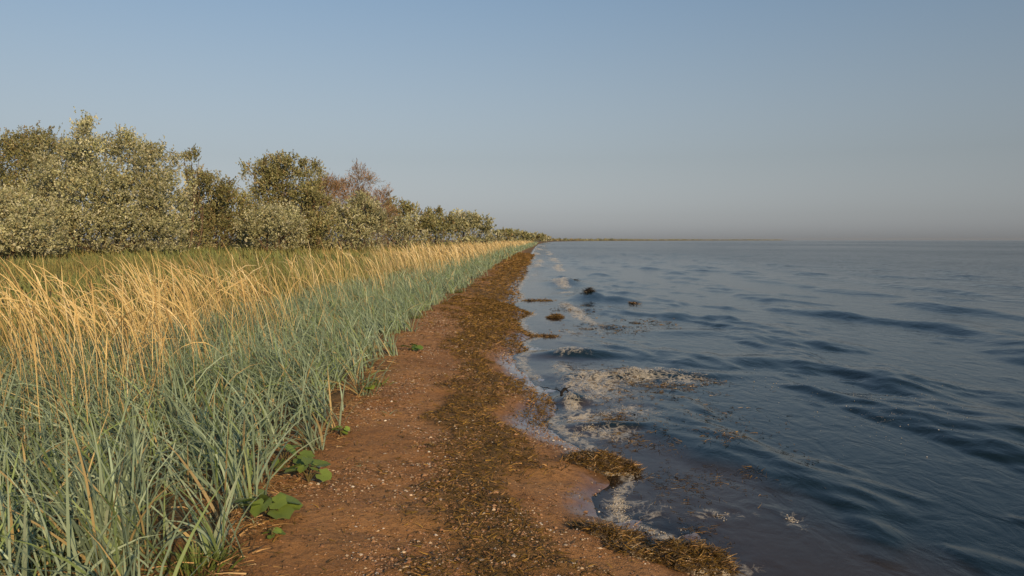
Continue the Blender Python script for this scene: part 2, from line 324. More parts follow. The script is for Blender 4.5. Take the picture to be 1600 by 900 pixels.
def make_sea():
    rows = np.concatenate([np.linspace(-30, 1.9, 20), 2.0 * 1.009 ** np.arange(0, 560)]); rows = rows[rows < 90]
    rows = np.concatenate([rows, rows[-1] * 1.02 ** np.arange(1, 270)]); rows = rows[rows < 9500]
    fine = np.linspace(-0.95, 3.6, 150); right = 3.6 + 0.031 * np.cumsum(1.032 ** np.arange(1, 300)); 
    right = right[right < 9000]; right = np.concatenate([right, [9000, 14000]]) if right[-1] > 500 else np.concatenate([right, right[-1] * 1.15 ** np.arange(1, 45)])
    right = right[right < 14000]
    cols = np.concatenate([fine, right])
    Y = np.repeat(rows[:, None], len(cols), 1); X = xsm(Y) + cols[None, :]
    X = np.where(cols[None, :] < 0, xsm(Y) + cols[None, :] * np.maximum(1, Y / 25), X)
    dx = np.gradient(X, axis=1); dy = np.gradient(Y, axis=0); sp = np.maximum(dx, dy * 0.6)
    x, y, sp = X.ravel(), Y.ravel(), sp.ravel()
    z = sea_z(x, y, sp); dep = np.clip(z - H(x, y), 0, 5)
    f = foam_at(x, y)
    m, n, l = new_mat('sea_water')
    geo = n.new('ShaderNodeNewGeometry'); mp = n.new('ShaderNodeMapping'); mp.inputs['Scale'].default_value = (1, 0.7, 1); l.new(geo.outputs['Position'], mp.inputs[0])
    def noise(s, det=3, ro=.5):
        q = n.new('ShaderNodeTexNoise'); q.inputs['Scale'].default_value = s; q.inputs['Detail'].default_value = det; q.inputs['Roughness'].default_value = ro; l.new(mp.outputs[0], q.inputs['Vector']); return q.outputs['Fac']
    def attr(k): q = n.new('ShaderNodeAttribute'); q.attribute_name = k; return q.outputs['Fac']
    def math_(op, a, b):
        q = n.new('ShaderNodeMath'); q.operation = op
        for i_, v in enumerate((a, b)):
            if isinstance(v, (int, float)): q.inputs[i_].default_value = v
            else: l.new(v, q.inputs[i_])
        return q.outputs[0]
    b1 = n.new('ShaderNodeBump'); b1.inputs['Strength'].default_value = 1.0; b1.inputs['Distance'].default_value = 0.15
    mg = n.new('ShaderNodeMapping'); mg.inputs['Scale'].default_value = (0.010, 0.006, 1); l.new(geo.outputs['Position'], mg.inputs[0])
    gn = n.new('ShaderNodeTexNoise'); gn.inputs['Scale'].default_value = 1.6; gn.inputs['Detail'].default_value = 6; gn.inputs['Roughness'].default_value = 0.7; l.new(mg.outputs[0], gn.inputs['Vector'])
    gr = n.new('ShaderNodeMapRange'); gr.inputs[1].default_value = .35; gr.inputs[2].default_value = .65; gr.inputs[3].default_value = .35; gr.inputs[4].default_value = 1.35; l.new(gn.outputs['Fac'], gr.inputs[0])   # gusts
    l.new(math_('MULTIPLY', math_('MULTIPLY', noise(2.2, 3), gr.outputs[0]), attr('farw')), b1.inputs['Height'])
    mp2 = n.new('ShaderNodeMapping'); mp2.inputs['Scale'].default_value = (1.25, 0.62, 1); mp2.inputs['Rotation'].default_value = (0, 0, 0.2); l.new(geo.outputs['Position'], mp2.inputs[0])
    cn = n.new('ShaderNodeTexNoise'); cn.inputs['Scale'].default_value = 4.2; cn.inputs['Detail'].default_value = 4; cn.inputs['Roughness'].default_value = 0.55; cn.inputs['Distortion'].default_value = 0.6; l.new(mp2.outputs[0], cn.inputs['Vector'])
    b3 = n.new('ShaderNodeBump'); b3.inputs['Strength'].default_value = 1.0; b3.inputs['Distance'].default_value = 0.013; l.new(math_('MULTIPLY', cn.outputs['Fac'], attr('chop')), b3.inputs['Height']); l.new(b1.outputs[0], b3.inputs['Normal'])
    b2 = n.new('ShaderNodeBump'); b2.inputs['Strength'].default_value = 0.35; b2.inputs['Distance'].default_value = 0.006; l.new(noise(14, 2), b2.inputs['Height']); l.new(b3.outputs[0], b2.inputs['Normal'])
    fr = n.new('ShaderNodeFresnel'); fr.inputs['IOR'].default_value = 1.333; l.new(b2.outputs[0], fr.inputs['Normal'])
    gl = n.new('ShaderNodeBsdfGlossy'); gl.inputs['Roughness'].default_value = 0.09; l.new(b2.outputs[0], gl.inputs['Normal'])
    tr = n.new('ShaderNodeBsdfTransparent'); tr.inputs[0].default_value = (0.92, 0.86, 0.76, 1)
    di = n.new('ShaderNodeBsdfDiffuse'); 
    dr = n.new('ShaderNodeValToRGB'); dr.color_ramp.elements[0].color = (0.11, 0.075, 0.05, 1); dr.color_ramp.elements[1].color = (0.007, 0.018, 0.021, 1)   # stirred-up sand in the shallows, clear deep water farther out
    dr.color_ramp.elements[0].position = 0.01; dr.color_ramp.elements[1].position = 0.065; l.new(attr('depth'), dr.inputs[0]); l.new(dr.outputs[0], di.inputs[0])
    mb = n.new('ShaderNodeMixShader'); l.new(attr('murk'), mb.inputs[0]); l.new(tr.outputs[0], mb.inputs[1]); l.new(di.outputs[0], mb.inputs[2])
    mw = n.new('ShaderNodeMixShader'); l.new(fr.outputs[0], mw.inputs[0]); l.new(mb.outputs[0], mw.inputs[1]); l.new(gl.outputs[0], mw.inputs[2])
    # foam : thin lace of bubbles
    vo = n.new('ShaderNodeTexVoronoi'); vo.feature = 'DISTANCE_TO_EDGE'; vo.inputs['Scale'].default_value = 13
    wv = n.new('ShaderNodeVectorMath'); wv.operation = 'ADD'; nn = n.new('ShaderNodeTexNoise'); nn.inputs['Scale'].default_value = 6; l.new(mp.outputs[0], nn.inputs['Vector'])
    sc2 = n.new('ShaderNodeVectorMath'); sc2.operation = 'SCALE'; sc2.inputs['Scale'].default_value = 0.35; l.new(nn.outputs['Color'], sc2.inputs[0])
    l.new(mp.outputs[0], wv.inputs[0]); l.new(sc2.outputs[0], wv.inputs[1]); l.new(wv.outputs[0], vo.inputs['Vector'])
    lace = math_('SUBTRACT', 1.0, math_('MULTIPLY', vo.outputs['Distance'], 6.0))
    cov = math_('ADD', math_('MULTIPLY', lace, 0.13), math_('MULTIPLY', noise(10, 9, .74), 1.02))
    th = math_('SUBTRACT', math_('ADD', cov, attr('foam')), 0.98)
    ff = n.new('ShaderNodeMapRange'); ff.inputs[1].default_value = 0.0; ff.inputs[2].default_value = 0.30; l.new(th, ff.inputs[0])
    fd = n.new('ShaderNodeBsdfPrincipled'); fd.inputs['Base Color'].default_value = (0.62, 0.57, 0.46, 1); fd.inputs['Roughness'].default_value = 0.6
    bf = n.new('ShaderNodeBump'); bf.inputs['Distance'].default_value = 0.02; bf.inputs['Strength'].default_value = .7; l.new(cov, bf.inputs['Height']); l.new(bf.outputs[0], fd.inputs['Normal'])
    mf = n.new('ShaderNodeMixShader'); l.new(math_('MULTIPLY', ff.outputs[0], 0.8), mf.inputs[0]); l.new(mw.outputs[0], mf.inputs[1]); l.new(fd.outputs[0], mf.inputs[2])
    o = n.new('ShaderNodeOutputMaterial'); l.new(mf.outputs[0], o.inputs[0])
    V = np.stack([x, y, z], 1); Fq = grid_faces(len(rows), len(cols))
    keep = (x - xs(y)) > -0.35 - 0.02 * np.maximum(y, 0); kf = keep[Fq].any(1); Fq = Fq[kf]
    at = {'foam': f, 'depth': dep, 'murk': 1 - np.exp(-dep / 0.03), 'farw': sstep(0.05, 0.5, sp) * 1.0, 'chop': 0.15 + .85 * sstep(0.15, 1.1, x - xs(y))}
    used = np.zeros(len(V), bool); used[Fq.ravel()] = True; idx = np.cumsum(used) - 1
    add('sea', mesh_np('sea', V[used], idx[Fq], m, {k: v[used] for k, v in at.items()}, True), kind='structure')
make_sea()

# ------------------------------------------------------------------ trees
LEAFC = {'silver': [(.37, .38, .225), (.27, .285, .15), (.50, .50, .36), (.30, .27, .14)],
         'olive': [(.26, .26, .12), (.20, .205, .085), (.36, .355, .20), (.28, .22, .11)],
         'brown': [(.28, .18, .11), (.20, .14, .07), (.36, .25, .15), (.18, .15, .07)]}
def make_tree(name, label, depth, lobes, kind, ground=0.72, dens=1.0, leaf=0.10, group='silvery trees and bushes behind the grass', px0=None):
    """lobes: (photo x, photo y, half width, half height) of the swellings of the crown, which stand around `depth`"""
    k = depth / F
    L = []
    for (px, py, rx, ry) in lobes:
        L.append(((px - 800) * k, depth + rng.uniform(-.5, .5) * rx * k, CZ + (375 - py) * k, rx * k, ry * k))
    L = np.array(L); L[:, 3:5] *= .92; bx = np.average(L[:, 0], weights=L[:, 3]); base = np.array([bx, depth, float(H(bx, depth))])
    root = add(name, None, loc=tuple(base), label=label, cat='tree', group=group)
    root.empty_display_size = 0.3
    # trunk and limbs
    bag = Bag(); nl = len(L)
    barkc = np.array([.11, .08, .055])
    for i in range(nl):
        c = L[i, :3] - base; s0 = np.array([rng.normal(0, .18), rng.normal(0, .18), -0.15])
        t = np.linspace(0, 1, 7)[:, None]; mid = (s0 + c) / 2 + np.array([rng.normal(0, .3), rng.normal(0, .3), -abs(c[2]) * .08])
        pts = (1 - t) ** 2 * s0 + 2 * t * (1 - t) * mid + t * t * c
        r0 = 0.05 + 0.022 * L[i, 3]; V, Fq = tube(pts, r0 * (1 - .8 * t[:, 0])); bag.put(V, barkc, Fq)
        for j in range(5):
            t0 = rng.uniform(.45, .95); p0 = pts[int(t0 * 6)]; u = rng.normal(0, 1, 3); u[2] = abs(u[2]) * .8; u /= np.linalg.norm(u)
            e = c + u * np.array([L[i, 3], L[i, 3], L[i, 4]]) * rng.uniform(.6, .95)
            tt = np.linspace(0, 1, 4)[:, None]; V, Fq = tube(p0 * (1 - tt) + e * tt + np.array([0, 0, -.1]) * np.sin(tt * np.pi), r0 * .35 * (1 - .8 * tt[:, 0]), 4); bag.put(V, barkc * 1.15, Fq)
    add('trunk', bag.mesh('trunk', M_bark, True), root)
    # crown
    area = L[:, 3] * L[:, 4]; ntw = int(520 * dens * area.sum() * 1.0 * (0.10 / leaf) ** 1.5) + 60
    li = rng.choice(nl, ntw, p=area / area.sum()); u = rng.normal(0, 1, (ntw, 3)); u /= np.linalg.norm(u, axis=1, keepdims=True)
    u[:, 2] = np.where((u[:, 2] < -0.3), -u[:, 2] * .4, u[:, 2])
    rr = rng.uniform(0.0, 0.72, ntw) ** 0.6
    lump = 0.80 + 0.42 * fbm(u[:, 0] * 2.6 + li * 5, u[:, 2] * 2.6 + u[:, 1] * 2.1, 61, 3)
    ctint = np.ones(ntw)
    if kind == 'brown': lump = lump * rng.uniform(.8, 1.25, ntw)
    ncl = np.maximum(8, (area * 4 + 5).astype(int)); 
    for i in range(nl):
        w_ = np.where((li == i) & (rng.uniform(0, 1, ntw) < .80))[0]; cu = rng.normal(0, 1, (ncl[i], 3)); cu /= np.linalg.norm(cu, axis=1, keepdims=True); cu[:, 2] = np.where(cu[:, 2] < -.3, -cu[:, 2], cu[:, 2])
        ci = rng.integers(0, ncl[i], len(w_)); cr = rng.uniform(.62, 1.0, ncl[i]); q_ = cu[ci] * cr[ci, None] + rng.normal(0, .15, (len(w_), 3))
        rr[w_] = np.linalg.norm(q_, axis=1); u[w_] = q_ / (rr[w_, None] + 1e-6); lump[w_] = 1.06; ctint[w_] = rng.normal(1, .16, ncl[i])[ci]
    c = L[li, :3] + u * (rr * lump)[:, None] * np.stack([L[li, 3], L[li, 3] * .9, L[li, 4]], 1)
    c = c - base; low = rng.uniform(0, 1, ntw) < .33; c[low, 2] = c[low, 2] * rng.uniform(0, 1, low.sum()) ** .7
    gz = np.maximum(c[:, 2], 0.06 + rng.uniform(0, .3, ntw)); c[:, 2] = gz
    nl_ = 9; 
    ax = u * 0.7 + rng.normal(0, .35, (ntw, 3)) + np.array([0, 0, .55]); ax /= np.linalg.norm(ax, axis=1, keepdims=True)
    tl = rng.uniform(.22, .48, ntw) * (leaf / .10) ** .6 * (1.3 if kind == 'brown' else 1)
    t = rng.uniform(0, 1, (ntw, nl_))
    q = c[:, None, :] + ax[:, None, :] * (t * tl[:, None])[:, :, None]
    ld = ax[:, None, :] * (1.6 if kind == 'brown' else .75) + rng.normal(0, .55, (ntw, nl_, 3)); ld /= np.linalg.norm(ld, axis=2, keepdims=True)
    sd = np.cross(ld, rng.normal(0, 1, (ntw, nl_, 3))); sd /= np.linalg.norm(sd, axis=2, keepdims=True) + 1e-9
    ll = (leaf * rng.uniform(.7, 1.35, (ntw, nl_)))[:, :, None]; lw = ll * (0.10 if kind == 'brown' else 0.29)
    if kind == 'brown': ll = ll * 1.5
    V = np.stack([q, q + ld * ll * .5 + sd * lw, q + ld * ll, q + ld * ll * .5 - sd * lw], 2)
    n = ntw * nl_; Fq = np.arange(n * 4).reshape(n, 4)
    pr = {'silver': [.45, .25, .2, .1], 'olive': [.45, .25, .15, .15], 'brown': [.4, .25, .2, .15]}[kind]
    tc = pick(LEAFC[kind], pr, ntw, .12) * np.clip(ctint, .6, 1.5)[:, None]; C = np.repeat(np.repeat(tc[:, None, None, :], nl_, 1), 4, 2) * rng.uniform(.88, 1.12, (ntw, nl_, 1, 1))
    bag = Bag(); bag.put(V, C, Fq)
    add('crown', bag.mesh('crown', M_leaf), root)
    return root
TREES = [
 ('olive_tree', 'grey-brown bushy tree at the left edge of the picture', 42, [(-20, 260, 60, 52), (55, 250, 58, 46), (0, 320, 80, 60), (90, 262, 40, 40)], 'olive'),
 ('olive_tree', 'tallest silvery tree, with two ragged peaks against the sky', 36, [(150, 232, 36, 42), (196, 255, 40, 46), (105, 285, 55, 55), (240, 282, 46, 50), (180, 320, 90, 55), (265, 325, 44, 52), (60, 330, 60, 60), (130, 365, 90, 45), (245, 365, 60, 36)], 'silver'),
 ('olive_tree', 'low dense silvery bush in front of the left edge trees', 31, [(20, 345, 62, 46), (-40, 330, 50, 70), (60, 378, 50, 28), (0, 392, 60, 22)], 'silver'),
 ('olive_tree', 'small round crown peeking over the right shoulder of the tallest tree', 44, [(301, 254, 17, 14), (306, 290, 24, 26)], 'olive'),
 ('olive_tree', 'dark green rounded tree in the dip right of the tallest tree', 47, [(345, 310, 40, 32), (322, 335, 36, 40), (365, 345, 44, 42)], 'olive'),
 ('olive_tree', 'tall knobbly green tree with a twin-humped top, middle of the row', 51, [(448, 262, 24, 22), (484, 272, 22, 18), (405, 278, 30, 26), (440, 300, 52, 40), (420, 340, 50, 40), (490, 320, 30, 34)], 'olive'),
 ('olive_tree', 'rounded silvery bush below the knobbly middle tree', 44, [(420, 345, 38, 28), (395, 360, 24, 28), (455, 358, 30, 28)], 'silver'),
 ('tamarisk_bush', 'brown twiggy bush between the middle tree and the reddish one', 55, [(510, 310, 34, 30), (495, 345, 44, 36), (470, 330, 30, 30)], 'brown'),
 ('tamarisk_bush', 'tall reddish feathery bush with wispy bare twigs on top', 60, [(562, 288, 26, 22), (545, 315, 34, 30), (590, 325, 24, 26), (570, 350, 50, 34)], 'brown'),
 ('olive_tree', 'pointed pale silvery bush in front of the reddish feathery one', 53, [(563, 325, 20, 22), (540, 352, 32, 28), (580, 352, 28, 28), (548, 372, 36, 16)], 'silver'),
 ('olive_tree', 'dark low bush filling the gap left of the pointed silvery bush', 50, [(500, 362, 36, 20), (478, 370, 26, 16)], 'olive'),
 ('olive_tree', 'broad grey-green tree just right of the reddish feathery bush', 72, [(620, 332, 22, 16), (648, 338, 24, 16), (612, 356, 38, 22), (655, 358, 30, 20)], 'olive'),
 ('olive_tree', 'low silvery bush at the foot of the broad grey-green tree', 66, [(630, 362, 36, 20), (602, 364, 24, 20)], 'silver'),
 ('olive_tree', 'small dark tree between the broad tree and the last round one', 90, [(678, 340, 16, 12), (690, 356, 24, 20), (665, 360, 22, 17)], 'olive'),
 ('olive_tree', 'low bush added as dark backing behind the dip right of the tallest tree', 58, [(330, 362, 50, 26), (290, 366, 34, 24), (375, 366, 34, 22)], 'olive'),  # added behind the row so the gaps low down stay dark
 ('olive_tree', 'low bush added as dark backing behind the foot of the knobbly middle tree', 60, [(440, 364, 44, 24), (485, 366, 34, 22)], 'olive'),  # likewise added, closes bright gaps under the crowns
 ('olive_tree', 'round grey tree that ends the row nearest the water', 98, [(722, 350, 26, 17), (745, 356, 22, 17), (712, 362, 28, 16), (755, 366, 14, 11)], 'silver'),
]
for nm, lab, dep, lob, kd in TREES:
    make_tree(nm, lab, dep, lob, kd, dens=1.0 if dep < 60 else 0.8, leaf=0.09 if dep < 40 else 0.10 * dep / 45)
ft = [(776, 367.5, 9, 5, 190), (790, 366.5, 9, 5.5, 215), (803, 367.5, 8, 5, 250), (815, 368.5, 8, 4.5, 300), (826, 370, 7, 3.3, 350), (837, 371, 7, 2.8, 420), (849, 371.6, 7, 2.4, 520)]
ordn = ['nearest', 'second', 'third', 'fourth', 'fifth', 'sixth', 'farthest']
for i, (px, py, rx, ry, dep) in enumerate(ft):
    make_tree('distant_tree', 'small hazy far-off tree beyond the round grey tree, %s of seven counted from it' % ordn[i], dep, [(px - rx * .3, py, rx, ry), (px + rx * .5, py + 1.2, rx * .8, ry * .8)], 'olive' if i % 2 else 'silver', dens=.35, leaf=.10 * dep / 45, group='far-off trees along the shore')

# far wooded shore, one mass
def far_wood():
    n = 1300; y = rng.uniform(0, 1, n) ** 1.2 * 3300 + 560
    off = rng.uniform(14, 60, n) + y * 0.01; x = xsm(y) - off
    bag = Bag(); h = (2.0 + 4.2 * fbm(y * 0.012, x * .01, 3) ** 1.2) * rng.uniform(.6, 1.1, n); r = rng.uniform(2.0, 4.5, n)
    m = 16; u = rng.normal(0, 1, (n, m, 3)); u /= np.linalg.norm(u, axis=2, keepdims=True); u[:, :, 2] = abs(u[:, :, 2])
    c = np.stack([x, y, np.full(n, .6)], 1)[:, None, :] + u * np.stack([r, r, h], 1)[:, None, :] * rng.uniform(.4, 1, (n, m, 1))
    a = rng.normal(0, 1, (n, m, 3)); a /= np.linalg.norm(a, axis=2, keepdims=True); b = np.cross(a, u); s = 0.9
    V = np.stack([c - a * s, c + b * s, c + a * s, c - b * s], 2)
    C = np.repeat(np.repeat(pick(LEAFC['olive'], [.4, .2, .2, .2], n)[:, None, None], m, 1), 4, 2)
    bag.put(V, C, np.arange(n * m * 4).reshape(-1, 4))
    add('far_wood', bag.mesh('far_wood', M_leaf), label='thin line of far-off woods along the curving shore', cat='woods', kind='stuff')
far_wood()

# ------------------------------------------------------------------ grasses
def inview(x, y, mg=260):
    px = 800 + F * x / np.maximum(y, .3); return (px > -mg) & (px < 1600 + mg)
WIND = np.pi * 0.93
def scatter(dens, y0, y1, s0, s1):
    """points s0..s1 metres inland of the grass edge"""
    n = int(dens * (y1 - y0) * (s1 - s0)); y = rng.uniform(y0, y1, n); s = rng.uniform(s0, s1, n)
    x = xg(y) - s; k = inview(x, y, 300 if y0 < 10 else 120); return x[k], y[k], s[k]
GREEN = [(.25, .335, .222), (.20, .275, .183), (.32, .42, .30), (.20, .28, .11), (.46, .36, .17)]
def lyme(bag, x, y, per, Lm, Wm, S, spread=.07, lean=.30, dry=.07, fan=1.0):
    n = len(x); X = np.repeat(x, per) + rng.normal(0, spread, n * per); Y = np.repeat(y, per) + rng.normal(0, spread, n * per); N = n * per
    tl = np.repeat(rng.uniform(.75, 1.2, n), per)
    az0 = rng.uniform(0, 2 * np.pi, N); wx, wy = np.cos(WIND), np.sin(WIND)
    ax = np.cos(az0) * fan + wx * .75; ay = np.sin(az0) * fan + wy * .75; az = np.arctan2(ay, ax)
    L = Lm * tl * rng.uniform(.55, 1.2, N); W = Wm * rng.uniform(.6, 1.25, N)
    base = np.stack([X, Y, H(X, Y) - .02], 1)
    V, Fq = blades(base, L, W, az, np.abs(rng.normal(lean + .12, .22, N)), np.abs(rng.normal(.85, .55, N)), S, rng.normal(0, .9, N))
    tz = np.repeat(rng.normal(0, .12, n), per)
    C = pick(GREEN, [.38, .25, .18, .19 - dry / 2, dry], N, .12) * (1 + tz[:, None])
    bag.put(V, rows_col(np.clip(C, .01, 1), S), Fq)
def make_lyme_sward():
    bag = Bag()
    for (y0, y1, s0, s1, d, per, Lm, Wm, S, sp) in [(2.2, 7.5, 0.12, 3.4, 42, 13, .50, .0118, 5, .05), (7.5, 18, 0.05, 2.6, 36, 12, .43, .0125, 4, .06), (18, 50, 0.0, 2.6, 18, 9, .42, .022, 3, .09),
                                                   (50, 140, 0.0, 2.8, 9, 8, .5, .05, 2, .2), (140, 420, 0, 4.0, 2.0, 8, .55, .13, 2, .4)]:
        x, y, s = scatter(d, y0, y1, s0, s1); k = rng.uniform(0, 1, len(x)) < np.clip(0.35 + s * 1.1 + (fbm(x * 1.4, y * 1.1, 71) - .45) * 2, .06, 1); lyme(bag, x[k], y[k], per, Lm, Wm, S, sp)
    add('lyme_grass', bag.mesh('lyme_grass', M_grass), label='blue-green lyme grass in a thick sward along the sand', cat='grass', kind='stuff')
make_lyme_sward()
GOLD = [(.66, .53, .265), (.53, .40, .18), (.76, .645, .39), (.40, .28, .125)]
def make_stalks():
    bag = Bag()
    for (y0, y1, s0, s1, d, W, S, k3) in [(4.0, 11, 0.9, 3.4, 74, .008, 8, True), (11, 30, 1.0, 3.4, 50, .012, 6, False), (30, 80, .8, 4.2, 15, .03, 4, False), (80, 320, .6, 6, 3.0, .09, 3, False)]:
        x, y, s = scatter(d, y0, y1, s0, s1)
        den = fbm(x * .55 + 4, y * .38, 91, 3); k = rng.uniform(0, 1, len(x)) < np.clip(sstep(s0, s0 + 1.1, s) * sstep(.40, .54, den) + (.25 if y0 > 25 else 0.1), 0, 1); x, y = x[k], y[k]
        cl = fbm(x * 1.1, y * .9, 95, 2); n = len(x)
        az = WIND + rng.normal(0, .38, n) + (fbm(x * .8, y * .6, 97, 2) - .5) * 1.6 + np.where(rng.uniform(0, 1, n) < .10, np.pi, 0); L = rng.uniform(.75, 1.22, n) * (.82 + .35 * cl)
        base = np.stack([x, y, H(x, y)], 1); lean = np.abs(rng.normal(.16, .11, n)); curl = np.abs(rng.normal(.9, .42, n))
        C = pick(GOLD, [.4, .25, .2, .15], n, .12)
        for rot in ((0, np.pi / 2) if k3 else (None,)):
            tw = None if rot is None else np.full(n, rot)
            V, Fq = blades(base, L, np.full(n, W) * rng.uniform(.75, 1.2, n), az, lean, curl, S, tw, 'stalk', 2.4); bag.put(V, rows_col(C, S), Fq)
        # dead leaves at the foot
        m = n if y0 < 30 else n // 2; i = rng.choice(n, m)
        V, Fq = blades(base[i] + rng.normal(0, .04, (m, 3)) * [1, 1, 0], rng.uniform(.25, .6, m), np.full(m, W * .9), rng.uniform(0, 6.28, m), np.abs(rng.normal(.45, .3, m)), np.abs(rng.normal(.9, .5, m)), 4)
        bag.put(V, rows_col(pick(GOLD, [.3, .3, .1, .3], m, .15), 4), Fq)
    add('dry_grass_stalks', bag.mesh('dry_grass_stalks', M_dry), label='tall golden dry grass stalks bending in the wind', cat='grass', kind='stuff')
make_stalks()
def make_meadow():
    bag = Bag()
    MC = [(.19, .22, .075), (.23, .235, .085), (.155, .195, .075), (.34, .28, .11)]
    for (y0, y1, s0, s1, d, L, W, S) in [(3, 12, 2.6, 8, 150, .36, .013, 2), (12, 32, 2.4, 14, 70, .38, .025, 2), (32, 70, 2.2, 24, 16, .5, .05, 2), (70, 160, 2.2, 14, 10, .5, .1, 2)]:
        x, y, s = scatter(d, y0, y1, s0, s1); n = len(x)
        pn = fbm(x * .35, y * .2, 33, 3)
        V, Fq = blades(np.stack([x, y, H(x, y) - .02], 1), L * rng.uniform(.5, 1.2, n), W * rng.uniform(.6, 1.3, n), WIND + rng.normal(0, 1.2, n), np.abs(rng.normal(.3, .2, n)), np.abs(rng.normal(.5, .4, n)), S)
        C = pick(MC, [.35, .25, .25, .15], n, .15); C = C * (1 - .25 * sstep(.5, .6, pn)[:, None]) + np.array([.30, .22, .08]) * (.25 * sstep(.5, .6, pn)[:, None])
        bag.put(V, rows_col(C, S), Fq)
    add('meadow_grass', bag.mesh('meadow_grass', M_dry), label='olive-green meadow grass between the golden stalks and the trees', cat='grass', kind='stuff')
make_meadow()

# tufts at the edge of the sand that stand apart
TUFTS = [(330, 872, .55, 34, 'big fanning blue-green tuft nearest the lower edge, beside the sand'),
         (150, 905, .60, 30, 'wide-bladed blue-green tuft at the bottom left, cut by the lower edge'),
         (378, 795, .52, 28, 'upright blue-green tuft just left of the two leafy weeds'),
         (488, 702, .50, 30, 'blue-green tuft leaning out over the sand, beyond the leafy weeds'),
         (515, 672, .44, 16, 'narrow grass tuft standing alone on the sand edge'),
         (568, 622, .46, 24, 'grass tuft behind the small pale green plant on the sand'),
         (612, 556, .44, 24, 'grass tuft at the sand edge where the sward juts out, mid-distance'),
         (640, 520, .42, 22, 'far grass tuft on the sward corner before it draws back')]
for i, (px, py, L, nb, lab) in enumerate(TUFTS):
    x, y = P(px, py, .2); bag = Bag(); lyme(bag, np.array([x]), np.array([y]), nb, L, .0135, 6, .035, .28, .14)
    for v in bag.V: v -= np.array([x, y, float(H(x, y))])
    add('grass_tuft', bag.mesh('grass_tuft', M_grass), loc=(x, y, float(H(x, y))), label=lab, cat='grass tuft', group='grass tufts at the sand edge')
# sprigs alone on the sand
for px, py, L, nb, lab in [(566, 736, .09, 9, 'tiny grey-green grass sprig alone on the bare sand'), (608, 655, .12, 6, 'thin grass sprig on the sand beside the small pale plant'), (372, 835, .16, 9, 'short drooping grass sprig beside the nearest leafy weed')]:
    x, y = P(px, py, .15); bag = Bag(); lyme(bag, np.array([x]), np.array([y]), nb, L, .006, 4, .012, .7, .05)
    z = float(H(x, y))
    for v in bag.V: v -= np.array([x, y, z])
    add('grass_sprig', bag.mesh('grass_sprig', M_grass), loc=(x, y, z), label=lab, cat='grass sprig', group='grass sprigs on the sand')

# ------------------------------------------------------------------ broad-leaved plants on the sand
def leaf_mesh(name, size, col):
    a = np.array([0, 25, 50, 78, 105, 130, 152, 168, 180]); r = np.array([1.05, .88, .95, .80, .90, .76, .82, .60, .16])
    ang = np.radians(np.concatenate([a, -a[1:-1][::-1]])); rad = np.concatenate([r, r[1:-1][::-1]]) * size * .55
    rad = rad * rng.uniform(.92, 1.08, len(rad))
    ring = np.stack([np.cos(ang) * rad + size * .12, np.sin(ang) * rad * .95, (rng.uniform(-.03, .03, len(ang)) + .10 * np.abs(np.sin(ang))) * size], 1)
    inn = ring * [.5, .5, .35] + [0, 0, .02 * size]; ctr = np.array([[size * .06, 0, 0]])
    V = np.concatenate([ring, inn, ctr]); n = len(ang); i = np.arange(n); j = (i + 1) % n
    return mesh_np(name, V, [np.stack([i, j, j + n, i + n], 1), np.stack([i + n, j + n, np.full(n, 2 * n)], 1)], M_leafy, {'tint': np.tile(np.array(col) * rng.uniform(.85, 1.15), (len(V), 1))}, True)
M_leafy = leaf_mat('weed_leaf', .3, .5, .3)
def leafy(px, py, size, nl, spread, lab, col=(.14, .21, .05), tall=.10):
    col = tuple(1.15 * v for v in col)
    x, y = P(px, py, .15); z = float(H(x, y)); root = add('leafy_plant', None, loc=(x, y, z), label=lab, cat='plant', group='broad-leaved plants on the sand')
    root.empty_display_size = .1; bag = Bag(); lv = []
    for k in range(nl + 2):
        a = k * 2.4 + rng.uniform(-.4, .4); r = spread * rng.uniform(.45, 1.0) * (.35 if k == 0 else 1); e = np.array([np.cos(a) * r, np.sin(a) * r, tall * rng.uniform(.5, 1.15)])
        t = np.linspace(0, 1, 5)[:, None]; V, Fq = tube(e * t + np.array([0, 0, .03]) * np.sin(t * np.pi), np.linspace(.004, .0022, 5), 5); bag.put(V, np.array([.16, .14, .06]), Fq); lv.append((a, e))
    add('stem', bag.mesh('stem', M_leafy, True), root)
    for a, e in lv:
        o = add('leaf', leaf_mesh('leaf', size * rng.uniform(.7, 1.3), col), root, tuple(e)); o.rotation_euler = (rng.normal(.25, .2) , rng.normal(.25, .25), a)
leafy(418, 834, .115, 7, .10, 'largest broad-leaved green plant on the sand, near the lower edge', (.15, .22, .05))
leafy(478, 765, .095, 6, .09, 'leafy green plant sprawling out over the sand, above the largest one', (.15, .22, .05), .09)
leafy(440, 742, .085, 7, .11, 'leafy green plant half hidden against the grass, left of the sprawling one', (.13, .20, .05), .12)
leafy(385, 800, .06, 4, .07, 'small dull green plant between grass and the largest leafy plant', (.11, .17, .07), .05)
leafy(575, 630, .075, 6, .07, 'pale yellow-green plant at the foot of the grass, mid-distance', (.20, .27, .05), .12)
leafy(530, 692, .05, 5, .05, 'very small bright green seedling on the sand below the pale plant', (.17, .26, .05), .05)
leafy(642, 556, .08, 7, .10, 'low dark green plant alone on the sand, farthest of the leafy ones', (.11, .19, .04), .06)
leafy(420, 862, .04, 3, .03, 'tiny two-leaved seedling just below the largest leafy plant', (.16, .24, .05), .03)
